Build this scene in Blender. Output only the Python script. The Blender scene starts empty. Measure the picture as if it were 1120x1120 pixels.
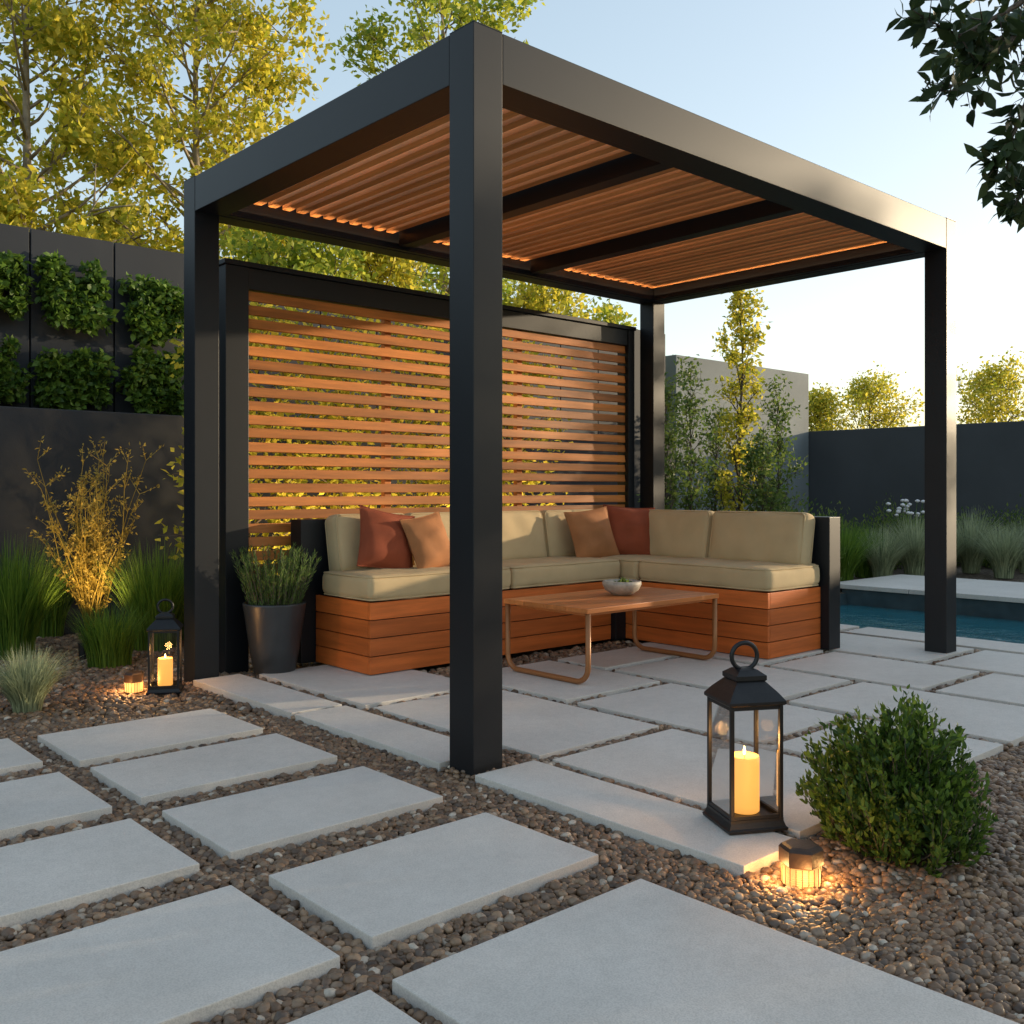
import bpy, bmesh, math, random
import numpy as np
from mathutils import Vector, Matrix
random.seed(4); R = np.random.default_rng(7)
C = bpy.context.scene.collection
PI = math.pi
HC = 1.03; F = 1072.0
CAM = np.array([-2.214, -2.662])
RT = np.array([.743, -.669]); FW = np.array([.669, .743])
def W(px, D):
    p = CAM + RT*((px-560)/F*D) + FW*D
    return float(p[0]), float(p[1])

# ------------------------------------------------------------------ mesh helpers
class MB:
    def __init__(s): s.v = []; s.f = []
    def add(s, v, f):
        n = len(s.v); s.v += [tuple(p) for p in v]; s.f += [tuple(i+n for i in q) for q in f]; return s
    def box(s, x0, x1, y0, y1, z0, z1, bev=0.0, M=None, seg=2):
        bm = bmesh.new(); bmesh.ops.create_cube(bm, size=1)
        for v in bm.verts:
            v.co = Vector(((x0+x1)/2+v.co.x*(x1-x0), (y0+y1)/2+v.co.y*(y1-y0), (z0+z1)/2+v.co.z*(z1-z0)))
        if bev > 0: bmesh.ops.bevel(bm, geom=bm.edges[:], offset=bev, segments=seg, affect='EDGES', profile=.6)
        if M is not None: bm.transform(M)
        bm.verts.index_update()
        s.add([v.co[:] for v in bm.verts], [[v.index for v in f.verts] for f in bm.faces]); bm.free(); return s
    def lathe(s, prof, c=(0,0,0), seg=32, ph=0.0, M=None):
        n = len(s.v)
        for r, z in prof:
            for k in range(seg):
                a = ph+2*PI*k/seg; p = Vector((c[0]+r*math.cos(a), c[1]+r*math.sin(a), c[2]+z))
                if M is not None: p = M @ p
                s.v.append(tuple(p))
        for i in range(len(prof)-1):
            for k in range(seg):
                a = n+i*seg+k; b = n+i*seg+(k+1) % seg
                s.f.append((a, b, b+seg, a+seg))
        s.f.append(tuple(n+k for k in reversed(range(seg))))
        s.f.append(tuple(n+(len(prof)-1)*seg+k for k in range(seg)))
        return s
    def tube(s, pts, rad, seg=8, closed=False):
        pts = [Vector(p) for p in pts]; N = len(pts); n = len(s.v)
        if not hasattr(rad, '__len__'): rad = [rad]*N
        up = None
        for i, p in enumerate(pts):
            if closed: t = pts[(i+1) % N]-pts[i-1]
            else: t = pts[min(i+1, N-1)]-pts[max(i-1, 0)]
            t.normalize()
            if up is None:
                up = Vector((0,0,1)) if abs(t.z) < .9 else Vector((1,0,0))
            a = (up - t*up.dot(t)).normalized(); b = t.cross(a); up = a
            for k in range(seg):
                w = 2*PI*k/seg; s.v.append(tuple(p+(a*math.cos(w)+b*math.sin(w))*rad[i]))
        for i in range(N if closed else N-1):
            j = (i+1) % N
            for k in range(seg):
                k2 = (k+1) % seg
                s.f.append((n+i*seg+k, n+i*seg+k2, n+j*seg+k2, n+j*seg+k))
        if not closed:
            s.f.append(tuple(n+k for k in reversed(range(seg)))); s.f.append(tuple(n+(N-1)*seg+k for k in range(seg)))
        return s
ORI = {}
def link(name, me, mat, parent, smooth):
    me.materials.append(mat)
    if smooth: me.polygons.foreach_set('use_smooth', [True]*len(me.polygons))
    o = bpy.data.objects.new(name, me); C.objects.link(o)
    if parent is not None:
        off = ORI.get(parent.name, Vector((0,0,0)))
        me.transform(Matrix.Translation(-off)); o.parent = parent; ORI[o.name] = off
    return o
def build(mb, name, mat, parent=None, smooth=False, at=None):
    me = bpy.data.meshes.new(name); me.from_pydata(mb.v, [], mb.f); me.validate(); me.update()
    o = link(name, me, mat, parent, smooth)
    if at is not None:
        me.transform(Matrix.Translation(-Vector(at))); o.location = at; 
    return o
def npmesh(name, V, Fc, mat, parent=None, smooth=False):
    me = bpy.data.meshes.new(name); V = np.ascontiguousarray(V, dtype=np.float32); Fc = np.ascontiguousarray(Fc, dtype=np.int32)
    k = Fc.shape[1]
    me.vertices.add(len(V)); me.vertices.foreach_set('co', V.ravel())
    me.loops.add(Fc.size); me.loops.foreach_set('vertex_index', Fc.ravel())
    me.polygons.add(len(Fc)); me.polygons.foreach_set('loop_start', np.arange(0, Fc.size, k, dtype=np.int32))
    me.update(calc_edges=True)
    return link(name, me, mat, parent, smooth)
def tag(o, label, cat=None, group=None, kind=None):
    if label: o['label'] = label
    if cat: o['category'] = cat
    if group: o['group'] = group
    if kind: o['kind'] = kind
    return o
def thing(name, label, cat, loc=(0,0,0), group=None):
    o = bpy.data.objects.new(name, None); C.objects.link(o); o.location = loc; o.empty_display_size = .1
    ORI[o.name] = Vector(loc); return tag(o, label, cat, group)
def copy_tree(o, parent=None):
    c = o.copy(); C.objects.link(c)
    if parent: c.parent = parent
    for ch in list(o.children): copy_tree(ch, c)
    return c

# ------------------------------------------------------------------ materials
def mat(name):
    m = bpy.data.materials.new(name); m.use_nodes = True; nt = m.node_tree
    return m, nt, nt.nodes['Principled BSDF'], nt.nodes['Material Output']
def N(nt, t, **k):
    n = nt.nodes.new(t)
    for a, b in k.items(): setattr(n, a, b)
    return n
def ramp(nt, fac, stops):
    r = N(nt, 'ShaderNodeValToRGB'); e = r.color_ramp.elements
    while len(e) < len(stops): e.new(.5)
    for i, (p, c) in enumerate(stops): e[i].position = p; e[i].color = (*c, 1)
    nt.links.new(fac, r.inputs[0]); return r.outputs[0]
def noise(nt, scale, detail=3, vec=None, rough=.55):
    n = N(nt, 'ShaderNodeTexNoise'); n.inputs['Scale'].default_value = scale; n.inputs['Detail'].default_value = detail; n.inputs['Roughness'].default_value = rough
    if vec is not None: nt.links.new(vec, n.inputs['Vector'])
    return n.outputs['Fac']
def bump(nt, b, h, strength, dist=.01):
    n = N(nt, 'ShaderNodeBump'); n.inputs['Strength'].default_value = strength; n.inputs['Distance'].default_value = dist
    nt.links.new(h, n.inputs['Height']); nt.links.new(n.outputs[0], b.inputs['Normal'])
def coords(nt, scale=(1,1,1)):
    tc = N(nt, 'ShaderNodeTexCoord'); mp = N(nt, 'ShaderNodeMapping'); mp.inputs['Scale'].default_value = scale
    nt.links.new(tc.outputs['Object'], mp.inputs[0]); return mp.outputs[0]
def world_pos(nt):
    return N(nt, 'ShaderNodeNewGeometry').outputs['Position']
def simple(name, c, rough=.5, metal=0, nscale=0, var=.2, bs=.1, bscale=60, spec=.5):
    m, nt, b, o = mat(name); b.inputs['Roughness'].default_value = rough; b.inputs['Metallic'].default_value = metal; b.inputs['Specular IOR Level'].default_value = spec
    if nscale:
        f = noise(nt, nscale, 4, world_pos(nt))
        col = ramp(nt, f, [(.3, tuple(x*(1-var) for x in c)), (.7, tuple(min(1, x*(1+var)) for x in c))])
        nt.links.new(col, b.inputs['Base Color'])
        bump(nt, b, noise(nt, bscale, 2, world_pos(nt)), bs, .004)
    else: b.inputs['Base Color'].default_value = (*c, 1)
    return m
def wood(name, c, axis, var=.35, rough=.5, lo=.66, hi=1.3):
    m, nt, b, o = mat(name)
    sc = [22, 22, 22]; sc[axis] = 1.6
    v = coords(nt, sc)
    geo = N(nt, 'ShaderNodeNewGeometry')
    add = N(nt, 'ShaderNodeVectorMath', operation='ADD'); mul = N(nt, 'ShaderNodeVectorMath', operation='SCALE')
    cmb = N(nt, 'ShaderNodeCombineXYZ')
    for i in range(3): nt.links.new(geo.outputs['Random Per Island'], cmb.inputs[i])
    nt.links.new(cmb.outputs[0], mul.inputs[0]); mul.inputs['Scale'].default_value = 37
    nt.links.new(v, add.inputs[0]); nt.links.new(mul.outputs[0], add.inputs[1])
    f = noise(nt, 1.0, 5, add.outputs[0], .65)
    col = ramp(nt, f, [(.25, tuple(x*(1-var) for x in c)), (.5, c), (.75, tuple(min(1, x*(1+var)) for x in c))])
    hs = N(nt, 'ShaderNodeHueSaturation'); nt.links.new(col, hs.inputs['Color'])
    mr = N(nt, 'ShaderNodeMapRange'); mr.inputs['To Min'].default_value = lo; mr.inputs['To Max'].default_value = hi
    nt.links.new(geo.outputs['Random Per Island'], mr.inputs[0]); nt.links.new(mr.outputs[0], hs.inputs['Value'])
    nt.links.new(hs.outputs[0], b.inputs['Base Color']); b.inputs['Roughness'].default_value = rough; b.inputs['Specular IOR Level'].default_value = .3
    bump(nt, b, f, .25, .003); return m
def leafm(name, c1, c2, trans=.4, rough=.5):
    m, nt, b, o = mat(name)
    geo = N(nt, 'ShaderNodeNewGeometry')
    col = ramp(nt, geo.outputs['Random Per Island'], [(0, c1), (1, c2)])
    nt.links.new(col, b.inputs['Base Color']); b.inputs['Roughness'].default_value = rough; b.inputs['Specular IOR Level'].default_value = .3
    t = N(nt, 'ShaderNodeBsdfTranslucent'); g = N(nt, 'ShaderNodeHueSaturation'); g.inputs['Value'].default_value = 1.6
    nt.links.new(col, g.inputs['Color']); nt.links.new(g.outputs[0], t.inputs['Color'])
    mx = N(nt, 'ShaderNodeMixShader'); mx.inputs[0].default_value = trans
    nt.links.new(b.outputs[0], mx.inputs[1]); nt.links.new(t.outputs[0], mx.inputs[2]); nt.links.new(mx.outputs[0], o.inputs['Surface'])
    return m
def glow(name, c, s, base=None):
    m, nt, b, o = mat(name); b.inputs['Base Color'].default_value = (*(base or c), 1)
    b.inputs['Emission Color'].default_value = (*c, 1); b.inputs['Emission Strength'].default_value = s; return m

BLACK = simple('black_powder_coat', (.0075, .009, .012), .46, .0, 3, .15, .04, 400, .34)
WOODY = wood('cedar_y', (.66, .29, .095), 1, .3, .55, .7, 1.3)
SCRN = wood('cedar_screen', (.54, .185, .038), 0, .4, .5, .6, 1.25)
BASEX = wood('sofa_cedar_x', (.52, .125, .025), 0); BASEY = wood('sofa_cedar_y', (.52, .125, .025), 1)
TABLE = wood('table_wood', (.52, .175, .05), 0, .3, .4)
BRONZE = simple('bronze_rod', (.32, .13, .045), .4, .2)
CHAR = simple('charcoal_render', (.036, .039, .046), .8, 0, 1.2, .12, .2, 90, .3)
CHAR2 = simple('charcoal_panel', (.024, .028, .036), .65, 0, .9, .15, .1, 120, .3)
GREYW = simple('grey_render', (.055, .06, .066), .8, 0, 1.2, .12, .2, 90, .3)
CONC = simple('pale_concrete_wall', (.18, .205, .215), .8, 0, 1.5, .18, .25, 60)
# slabs
m, nt, b, o = mat('concrete_slab')
wp = world_pos(nt); f1 = noise(nt, 1.7, 6, wp, .6); f2 = noise(nt, 240, 2, wp); f3 = noise(nt, 22, 4, wp, .7)
c1 = ramp(nt, f1, [(.3, (.62, .57, .51)), (.7, (.73, .675, .61))]); c2 = ramp(nt, f2, [(.35, (.70, .70, .70)), (.6, (1, 1, 1))]); c3 = ramp(nt, f3, [(.3, (.90, .90, .90)), (.6, (1, 1, 1))])
mx = N(nt, 'ShaderNodeMix', data_type='RGBA', blend_type='MULTIPLY'); mx.inputs[0].default_value = .55
mx2 = N(nt, 'ShaderNodeMix', data_type='RGBA', blend_type='MULTIPLY'); mx2.inputs[0].default_value = .8
nt.links.new(c1, mx.inputs[6]); nt.links.new(c2, mx.inputs[7]); nt.links.new(mx.outputs[2], mx2.inputs[6]); nt.links.new(c3, mx2.inputs[7]); nt.links.new(mx2.outputs[2], b.inputs['Base Color'])
b.inputs['Roughness'].default_value = .7; bump(nt, b, f2, .4, .002); SLAB = m
# gravel
m, nt, b, o = mat('pebbles')
geo = N(nt, 'ShaderNodeNewGeometry')
col = ramp(nt, geo.outputs['Random Per Island'], [(0, (.07, .042, .026)), (.2, (.23, .135, .075)), (.4, (.12, .082, .058)), (.6, (.38, .24, .14)), (.78, (.15, .085, .046)), (.92, (.30, .21, .14)), (1, (.58, .50, .40))])
nz = ramp(nt, noise(nt, 90, 3, geo.outputs['Position']), [(.3, (.65, .65, .65)), (.7, (1.15, 1.12, 1.1))])
mx = N(nt, 'ShaderNodeMix', data_type='RGBA', blend_type='MULTIPLY'); mx.inputs[0].default_value = .8
nt.links.new(col, mx.inputs[6]); nt.links.new(nz, mx.inputs[7]); nt.links.new(mx.outputs[2], b.inputs['Base Color']); b.inputs['Roughness'].default_value = .45
PEB = m
m, nt, b, o = mat('gravel_bed')
vo = N(nt, 'ShaderNodeTexVoronoi'); vo.inputs['Scale'].default_value = 38; nt.links.new(world_pos(nt), vo.inputs['Vector'])
sp = N(nt, 'ShaderNodeSeparateColor'); nt.links.new(vo.outputs['Color'], sp.inputs[0])
col = ramp(nt, sp.outputs[0], [(0, (.04, .028, .02)), (.5, (.11, .075, .05)), (1, (.22, .165, .12))]); nt.links.new(col, b.inputs['Base Color'])
b.inputs['Roughness'].default_value = .85; bump(nt, b, vo.outputs['Distance'], -.8, .02); BED = m
CUSH = simple('beige_canvas', (.52, .385, .21), .85, 0, 5, .08, .35, 500)
RUST = simple('rust_cloth', (.27, .055, .018), .85, 0, 8, .15, .4, 450)
TAN = simple('tan_cloth', (.36, .145, .05), .85, 0, 8, .15, .4, 450)
POT = simple('dark_glaze', (.035, .038, .042), .35, 0, 4, .25, .15, 30)
BOWL = simple('stone_bowl', (.38, .33, .27), .6, 0, 30, .25, .2, 80)
SOIL = simple('soil', (.03, .02, .014), .95, 0, 30, .4, .6, 90)
BARK = simple('bark', (.10, .075, .055), .9, 0, 14, .35, .6, 50)
PALEBARK = simple('pale_bark', (.28, .23, .17), .85, 0, 10, .35, .5, 50)
LMETAL = simple('lantern_metal', (.010, .010, .011), .42, .0, 20, .3, .15, 120, .4)
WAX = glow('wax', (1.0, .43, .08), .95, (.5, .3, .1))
FLAME = glow('flame', (1.0, .65, .25), 10)
PUCKG = glow('puck_glass', (1.0, .45, .12), 1.1, (.4, .22, .1))
LED = glow('warm_strip', (1.0, .64, .34), 22, (.3, .2, .1))
PUCKC = simple('puck_cap', (.05, .028, .018), .5, .2, 30, .3, .2, 90)
m, nt, b, o = mat('lantern_glass')
tr = N(nt, 'ShaderNodeBsdfTransparent'); gl = N(nt, 'ShaderNodeBsdfGlossy'); gl.inputs['Roughness'].default_value = .03
lw = N(nt, 'ShaderNodeFresnel'); lw.inputs['IOR'].default_value = 1.3; mx = N(nt, 'ShaderNodeMixShader')
mm = N(nt, 'ShaderNodeMath', operation='MULTIPLY'); mm.inputs[1].default_value = .7; nt.links.new(lw.outputs[0], mm.inputs[0])
nt.links.new(mm.outputs[0], mx.inputs[0]); nt.links.new(tr.outputs[0], mx.inputs[1]); nt.links.new(gl.outputs[0], mx.inputs[2]); nt.links.new(mx.outputs[0], o.inputs['Surface']); GLASS = m
m, nt, b, o = mat('pool_water')
b.inputs['Base Color'].default_value = (.02, .15, .19, 1); b.inputs['Roughness'].default_value = .06; b.inputs['IOR'].default_value = 1.33
bump(nt, b, noise(nt, 5, 4, world_pos(nt)), .5, .03); WATER = m
TILE = simple('pool_tile', (.05, .075, .085), .3, 0, 6, .3, .1, 40)
L_GOLD = leafm('leaf_gold', (.22, .26, .02), (.66, .54, .07), .5)
L_LIME = leafm('leaf_lime', (.13, .21, .022), (.50, .48, .06), .5)
L_MID = leafm('leaf_mid', (.05, .10, .02), (.18, .23, .05), .4)
L_BOX = leafm('leaf_box', (.018, .05, .01), (.14, .22, .03), .3)
L_WALL = leafm('leaf_wall', (.022, .06, .01), (.13, .22, .03), .3)
L_OLIVE = leafm('leaf_olive', (.02, .04, .015), (.05, .08, .025), .2, .5)
L_ROSE = leafm('leaf_rosemary', (.06, .11, .03), (.20, .29, .07), .3)
G_GREEN = leafm('grass_green', (.045, .11, .015), (.18, .28, .035), .35)
G_BLUE = leafm('grass_blue', (.18, .22, .13), (.44, .47, .28), .3)
G_GOLD = leafm('twig_gold', (.26, .19, .035), (.50, .37, .08), .35)
WHITEF = simple('white_flower', (.7, .68, .7), .7)

# ------------------------------------------------------------------ foliage generators
def unit(a): return a/np.maximum(np.linalg.norm(a, axis=1, keepdims=True), 1e-9)
def leaves(P, L, asp=.45, dirs=None, bias=0., jit=.3, rich=False):
    n = len(P); d = unit(R.normal(size=(n, 3)))
    if dirs is not None: d = unit(d*(1-bias)+dirs*bias)
    q = unit(R.normal(size=(n, 3))); nn = unit(np.cross(d, q)); s = np.cross(d, nn)
    l = (L*(1+R.uniform(-jit, jit, n)))[:, None]; w = l*asp*.5
    if not rich:
        V = np.stack([P, P+d*l*.45+s*w+nn*w*.4, P+d*l, P+d*l*.45-s*w+nn*w*.4], 1).reshape(-1, 3)
        b0 = np.arange(n)[:, None]*4
        Fc = np.concatenate([b0+[0, 3, 2], b0+[0, 2, 1]], 0)
    else:
        c = -nn*l*.12
        V = np.stack([P, P+d*l*.3-c*.3, P+d*l*.65-c*.2, P+d*l+c,
                      P+d*l*.28+s*w*.85+nn*w*.3, P+d*l*.62+s*w*.9+nn*w*.3, P+d*l*.28-s*w*.85+nn*w*.3, P+d*l*.62-s*w*.9+nn*w*.3], 1).reshape(-1, 3)
        b0 = np.arange(n)[:, None]*8
        tr = [(0,1,4),(1,2,5),(1,5,4),(2,3,5),(0,6,1),(1,6,7),(1,7,2),(2,7,3)]
        Fc = np.concatenate([b0+list(t) for t in tr], 0)
    return V, Fc
def grass(n, h, lean, width, r0=.05, seg=5, droop=.35, up=0.0):
    az = R.uniform(0, 2*PI, n); rr = r0*np.sqrt(R.uniform(0, 1, n)); hh = h*R.uniform(.55, 1.08, n); ln = lean*R.uniform(.05, 1, n)
    ca, sa = np.cos(az), np.sin(az); base = np.stack([ca*rr, sa*rr, np.zeros(n)], 1)
    az2 = az+R.normal(0, .5, n); out = np.stack([np.cos(az2), np.sin(az2), np.zeros(n)], 1); side = np.stack([-np.sin(az2), np.cos(az2), np.zeros(n)], 1)
    V = []
    for k in range(seg+1):
        t = k/seg; p = base+out*(ln*hh*(t**1.7))[:, None]+np.array([0,0,1])*(hh*(t-droop*ln*t*t*t))[:, None]
        w = width*(1-t**2*.92)*.5
        V += [p-side*w, p+side*w]
    V = np.stack(V, 1); m_ = 2*(seg+1); b0 = np.arange(n)[:, None]*m_
    Fc = np.concatenate([b0+[2*k, 2*k+1, 2*k+3, 2*k+2] for k in range(seg)], 0)
    return V.reshape(-1, 3), Fc
def tree(name, label, x, y, h, spread, nl, leafn, ls, lm, bark=BARK, f0=.25, tr=.09, up=.6, sig=.13, group=None, cat='tree', prof=None, tw=5, z=0):
    root = thing(name, label, cat, (x, y, z), group); mb = MB()
    pts = []; px = py = 0
    for k in range(9):
        t = k/8; pts.append((x+px, y+py, z+h*t*.97)); px += random.gauss(0, .02*h/6); py += random.gauss(0, .02*h/6)
    mb.tube(pts, [tr*(1-.88*k/8) for k in range(9)], 8)
    P = []; Dd = []
    for i in range(nl):
        f = f0+(1-f0)*((i+random.random())/nl)
        kk = f*8; a = int(min(7, kk)); u = kk-a
        b0 = Vector(pts[a]).lerp(Vector(pts[a+1]), u)
        az = i*2.39996+random.uniform(-.5, .5)
        g = (f-f0)/(1-f0)
        pr = prof(g) if prof else (math.sin(PI*min(1, .18+g*.8))**.7)
        Ln = spread*pr*random.uniform(.65, 1.15)
        d = Vector((math.cos(az), math.sin(az), up*random.uniform(.5, 1.4))).normalized()
        lp = [b0]; cur = b0.copy()
        for k in range(4):
            d = (d+Vector((random.gauss(0,.12), random.gauss(0,.12), .08+random.gauss(0,.08)))).normalized()
            cur = cur+d*Ln/4; lp.append(cur.copy())
        r0 = tr*.4*(1-.8*f)+.004
        mb.tube(lp, [r0*(1-.2*k) for k in range(5)], 5)
        for j in range(tw):
            s0 = random.uniform(.25, 1)*4; a = min(3, int(s0)); q = lp[a].lerp(lp[a+1], s0-a)
            dd = (d*.6+Vector((random.gauss(0,.7), random.gauss(0,.7), random.gauss(.1,.5)))).normalized()
            e = q+dd*Ln*random.uniform(.25, .5)
            mb.tube([q, q.lerp(e, .5)+Vector((0,0,.02)), e], [r0*.4, r0*.28, .002], 4)
            for t in (.35, .6, .8, 1.): P.append(q.lerp(e, t)); Dd.append(dd)
    build(mb, 'trunk', bark, root, True)
    P = np.array([p[:] for p in P]); Dd = np.array([p[:] for p in Dd])
    wgt = np.repeat(R.uniform(.05, 1, len(P)//4), 4)**2*R.uniform(.4, 1, len(P)); wgt /= wgt.sum()
    idx = R.choice(len(P), leafn, p=wgt); Q = P[idx]+R.normal(0, sig, (leafn, 3))
    V, Fc = leaves(Q, ls, .6, Dd[idx], .25)
    npmesh('crown', V, Fc, lm, root)
    return root
def bush(name, label, x, y, rx, ry, h, n, ls, lm, stems=40, z=0, group=None, spiky=.3, rich=True, sg=.018, sprigs=False):
    root = thing(name, label, 'shrub', (x, y, z), group); mb = MB(); P = []; Dd = []
    for i in range(stems):
        az = i*2.39996; el = math.acos(1-(i+.5)/stems); d = Vector((math.sin(el)*math.cos(az)*rx, math.sin(el)*math.sin(az)*ry, math.cos(el)*h*.95+h*.06))
        k = random.uniform(.58 if sprigs else .8, 1.02); k *= 1+.10*math.sin(3*az+1.3)*math.sin(el); e = Vector((x, y, z))+d*k
        s0 = Vector((x+random.gauss(0, .02), y+random.gauss(0, .02), z)); md = s0.lerp(e, .5)+Vector((d.x*.15, d.y*.15, -.03*h)); 
        mb.tube([s0, md, e], [.005, .003, .001], 4)
        dn = (e-md).normalized()+Vector((0,0,spiky)); dn.normalize()
        for t in np.linspace(.0, 1.03, 9): P.append(md.lerp(e, t)); Dd.append(dn)
        if sprigs:
            for _ in range(3):
                q0 = md.lerp(e, random.uniform(.7, 1)); d2 = Vector((d.x*1.2+random.gauss(0,.12), d.y*1.2+random.gauss(0,.12), random.uniform(.4,.8))).normalized(); e2 = q0+d2*random.uniform(.05, .175)
                mb.tube([q0, e2], [.0015, .0008], 3)
                for t in np.linspace(0, 1, 11): P.append(q0.lerp(e2, t)); Dd.append(d2)
                for t in (.75, .85, .92, 1): P.append(q0.lerp(e2, t)); Dd.append(d2)
    build(mb, 'stems', BARK, root, True)
    P = np.array([p[:] for p in P]); Dd = np.array([p[:] for p in Dd]); idx = R.integers(0, len(P), n)
    Q = P[idx]+R.normal(0, sg*max(1, rx/.28), (n, 3)); Q[:, 2] = np.maximum(Q[:, 2], z+.01)
    V, Fc = leaves(Q, ls, .42, Dd[idx], .58, rich=rich); npmesh('foliage', V, Fc, lm, root); return root

# ------------------------------------------------------------------ setting
HX0, HX1, HY0, HY1 = 4.5, 6.95, -9.0, 2.45
mb = MB(); xs = [-300, HX0, HX1, 300]; ys = [-300, HY0, HY1, 300]
for i in range(3):
    for j in range(3):
        if i == 1 and j == 1: continue
        mb.add([(xs[i], ys[j], -.012), (xs[i+1], ys[j], -.012), (xs[i+1], ys[j+1], -.012), (xs[i], ys[j+1], -.012)], [(0,1,2,3)])
tag(build(mb, 'ground', BED), 'brown gravel bed ground of the garden', 'ground', kind='structure')
mb = MB().add([(HX0, HY0, -.13), (HX1, HY0, -.13), (HX1, HY1, -.13), (HX0, HY1, -.13)], [(0,1,2,3)])
tag(build(mb, 'pool_water', WATER), 'teal water of the swimming pool', 'water', kind='structure')
mb = MB(); mb.box(HX1, HX1+.05, HY0, HY1+.05, -.5, .03); mb.box(HX0-.03, HX1, HY1, HY1+.05, -.5, -.014); mb.box(HX0-.03, HX0-.001, HY0, HY1, -.5, -.014)
tag(build(mb, 'pool_wall', TILE), 'dark tiled rim of the pool', 'pool wall', kind='structure')
mb = MB()
yy = -9.0
while yy < 2.6:
    y1 = min(yy+1.2, 2.66); mb.box(6.93, 8.5, yy, y1-.008, .03, .075, .006); yy += 1.2
tag(build(mb, 'pool_deck', SLAB), 'pale stone deck along the far side of the pool', 'deck', kind='structure')

# slabs
RECTS = []
ORD = ['first', 'second', 'third', 'fourth', 'fifth', 'sixth', 'seventh']
def slab(x0, x1, y0, y1, label, group, name='paving_slab', top=.035):
    RECTS.append((x0, x1, y0, y1)); cx, cy = (x0+x1)/2, (y0+y1)/2
    o = build(MB().box(x0, x1, y0, y1, -.02, top+random.uniform(-.001, .001), .003), name, SLAB, at=(cx, cy, 0))
    o.rotation_euler = (0, 0, random.gauss(0, .002)); tag(o, label, 'paving slab', group)
g1 = 'stepping slabs laid in the gravel'
slab(-1.06, -.285, -2.25, -1.015, 'largest foreground stepping slab, cut by the bottom edge below the small glowing lamp', g1, 'stepping_slab')
for i, (a, b_) in enumerate([(-.83, -.355), (-.14, .33), (.50, .965), (1.08, 1.58)]):
    slab(-.985, -.245, a, b_, 'stepping slab in the gravel row beside the pergola, %s one beyond the big foreground slab' % ORD[i], g1, 'stepping_slab')
for i, (a, b_) in enumerate([(-1.7, -1.02), (-.86, -.35), (-.165, .32), (.47, .98), (1.165, 1.62)]):
    slab(-1.9, -1.085 if i else -1.115, a, b_, 'stepping slab of the outer left row, %s one counted from the bottom of the picture' % ORD[i], g1, 'stepping_slab')
g2 = 'long edging slabs round the pergola patio'
slab(-.02, .265, -1.145, -.03, 'long edging slab in front of the near pergola post, carrying the big lantern', g2)
slab(-.02, .245, .17, 1.22, 'long edging slab behind the near pergola post, between post and stepping slabs', g2)
slab(-.02, .245, 1.25, 2.27, 'long edging slab next to the left pergola post', g2)
g3 = 'square patio slabs under the pergola'
cols = [(.32, 1.02, [(-1.1, -.07), (0, 1.1), (1.17, 2.2)]), (1.09, 1.78, [(-1.1, -.50), (-.43, .55), (.62, 1.45)]), (1.85, 2.54, [(-1.1, -.1), (-.03, 1.0), (1.07, 1.45)]),
        (2.61, 3.30, [(-2.1, -1.17), (-1.1, -.45), (-.38, .5), (.57, 1.5)]), (3.37, 4.06, [(-2.1, -1.17), (-1.1, -.1), (-.03, 1.0), (1.07, 2.2)])]
for ci, (x0, x1, rows) in enumerate(cols):
    for ri, (a, b_) in enumerate(rows):
        slab(x0, x1, a, b_, 'grey patio slab, %s lane from the edging strip, %s from its near end' % (ORD[ci], ORD[ri]), g3)
for ri, (a, b_) in enumerate([(-3.4, -2.0), (-1.93, -.5), (-.43, .9), (.97, 2.35)]):
    slab(4.13, 4.48, a, b_, 'narrow pool edge slab on the patio side, %s from the near end' % ORD[ri], 'pool edge slabs')

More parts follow.
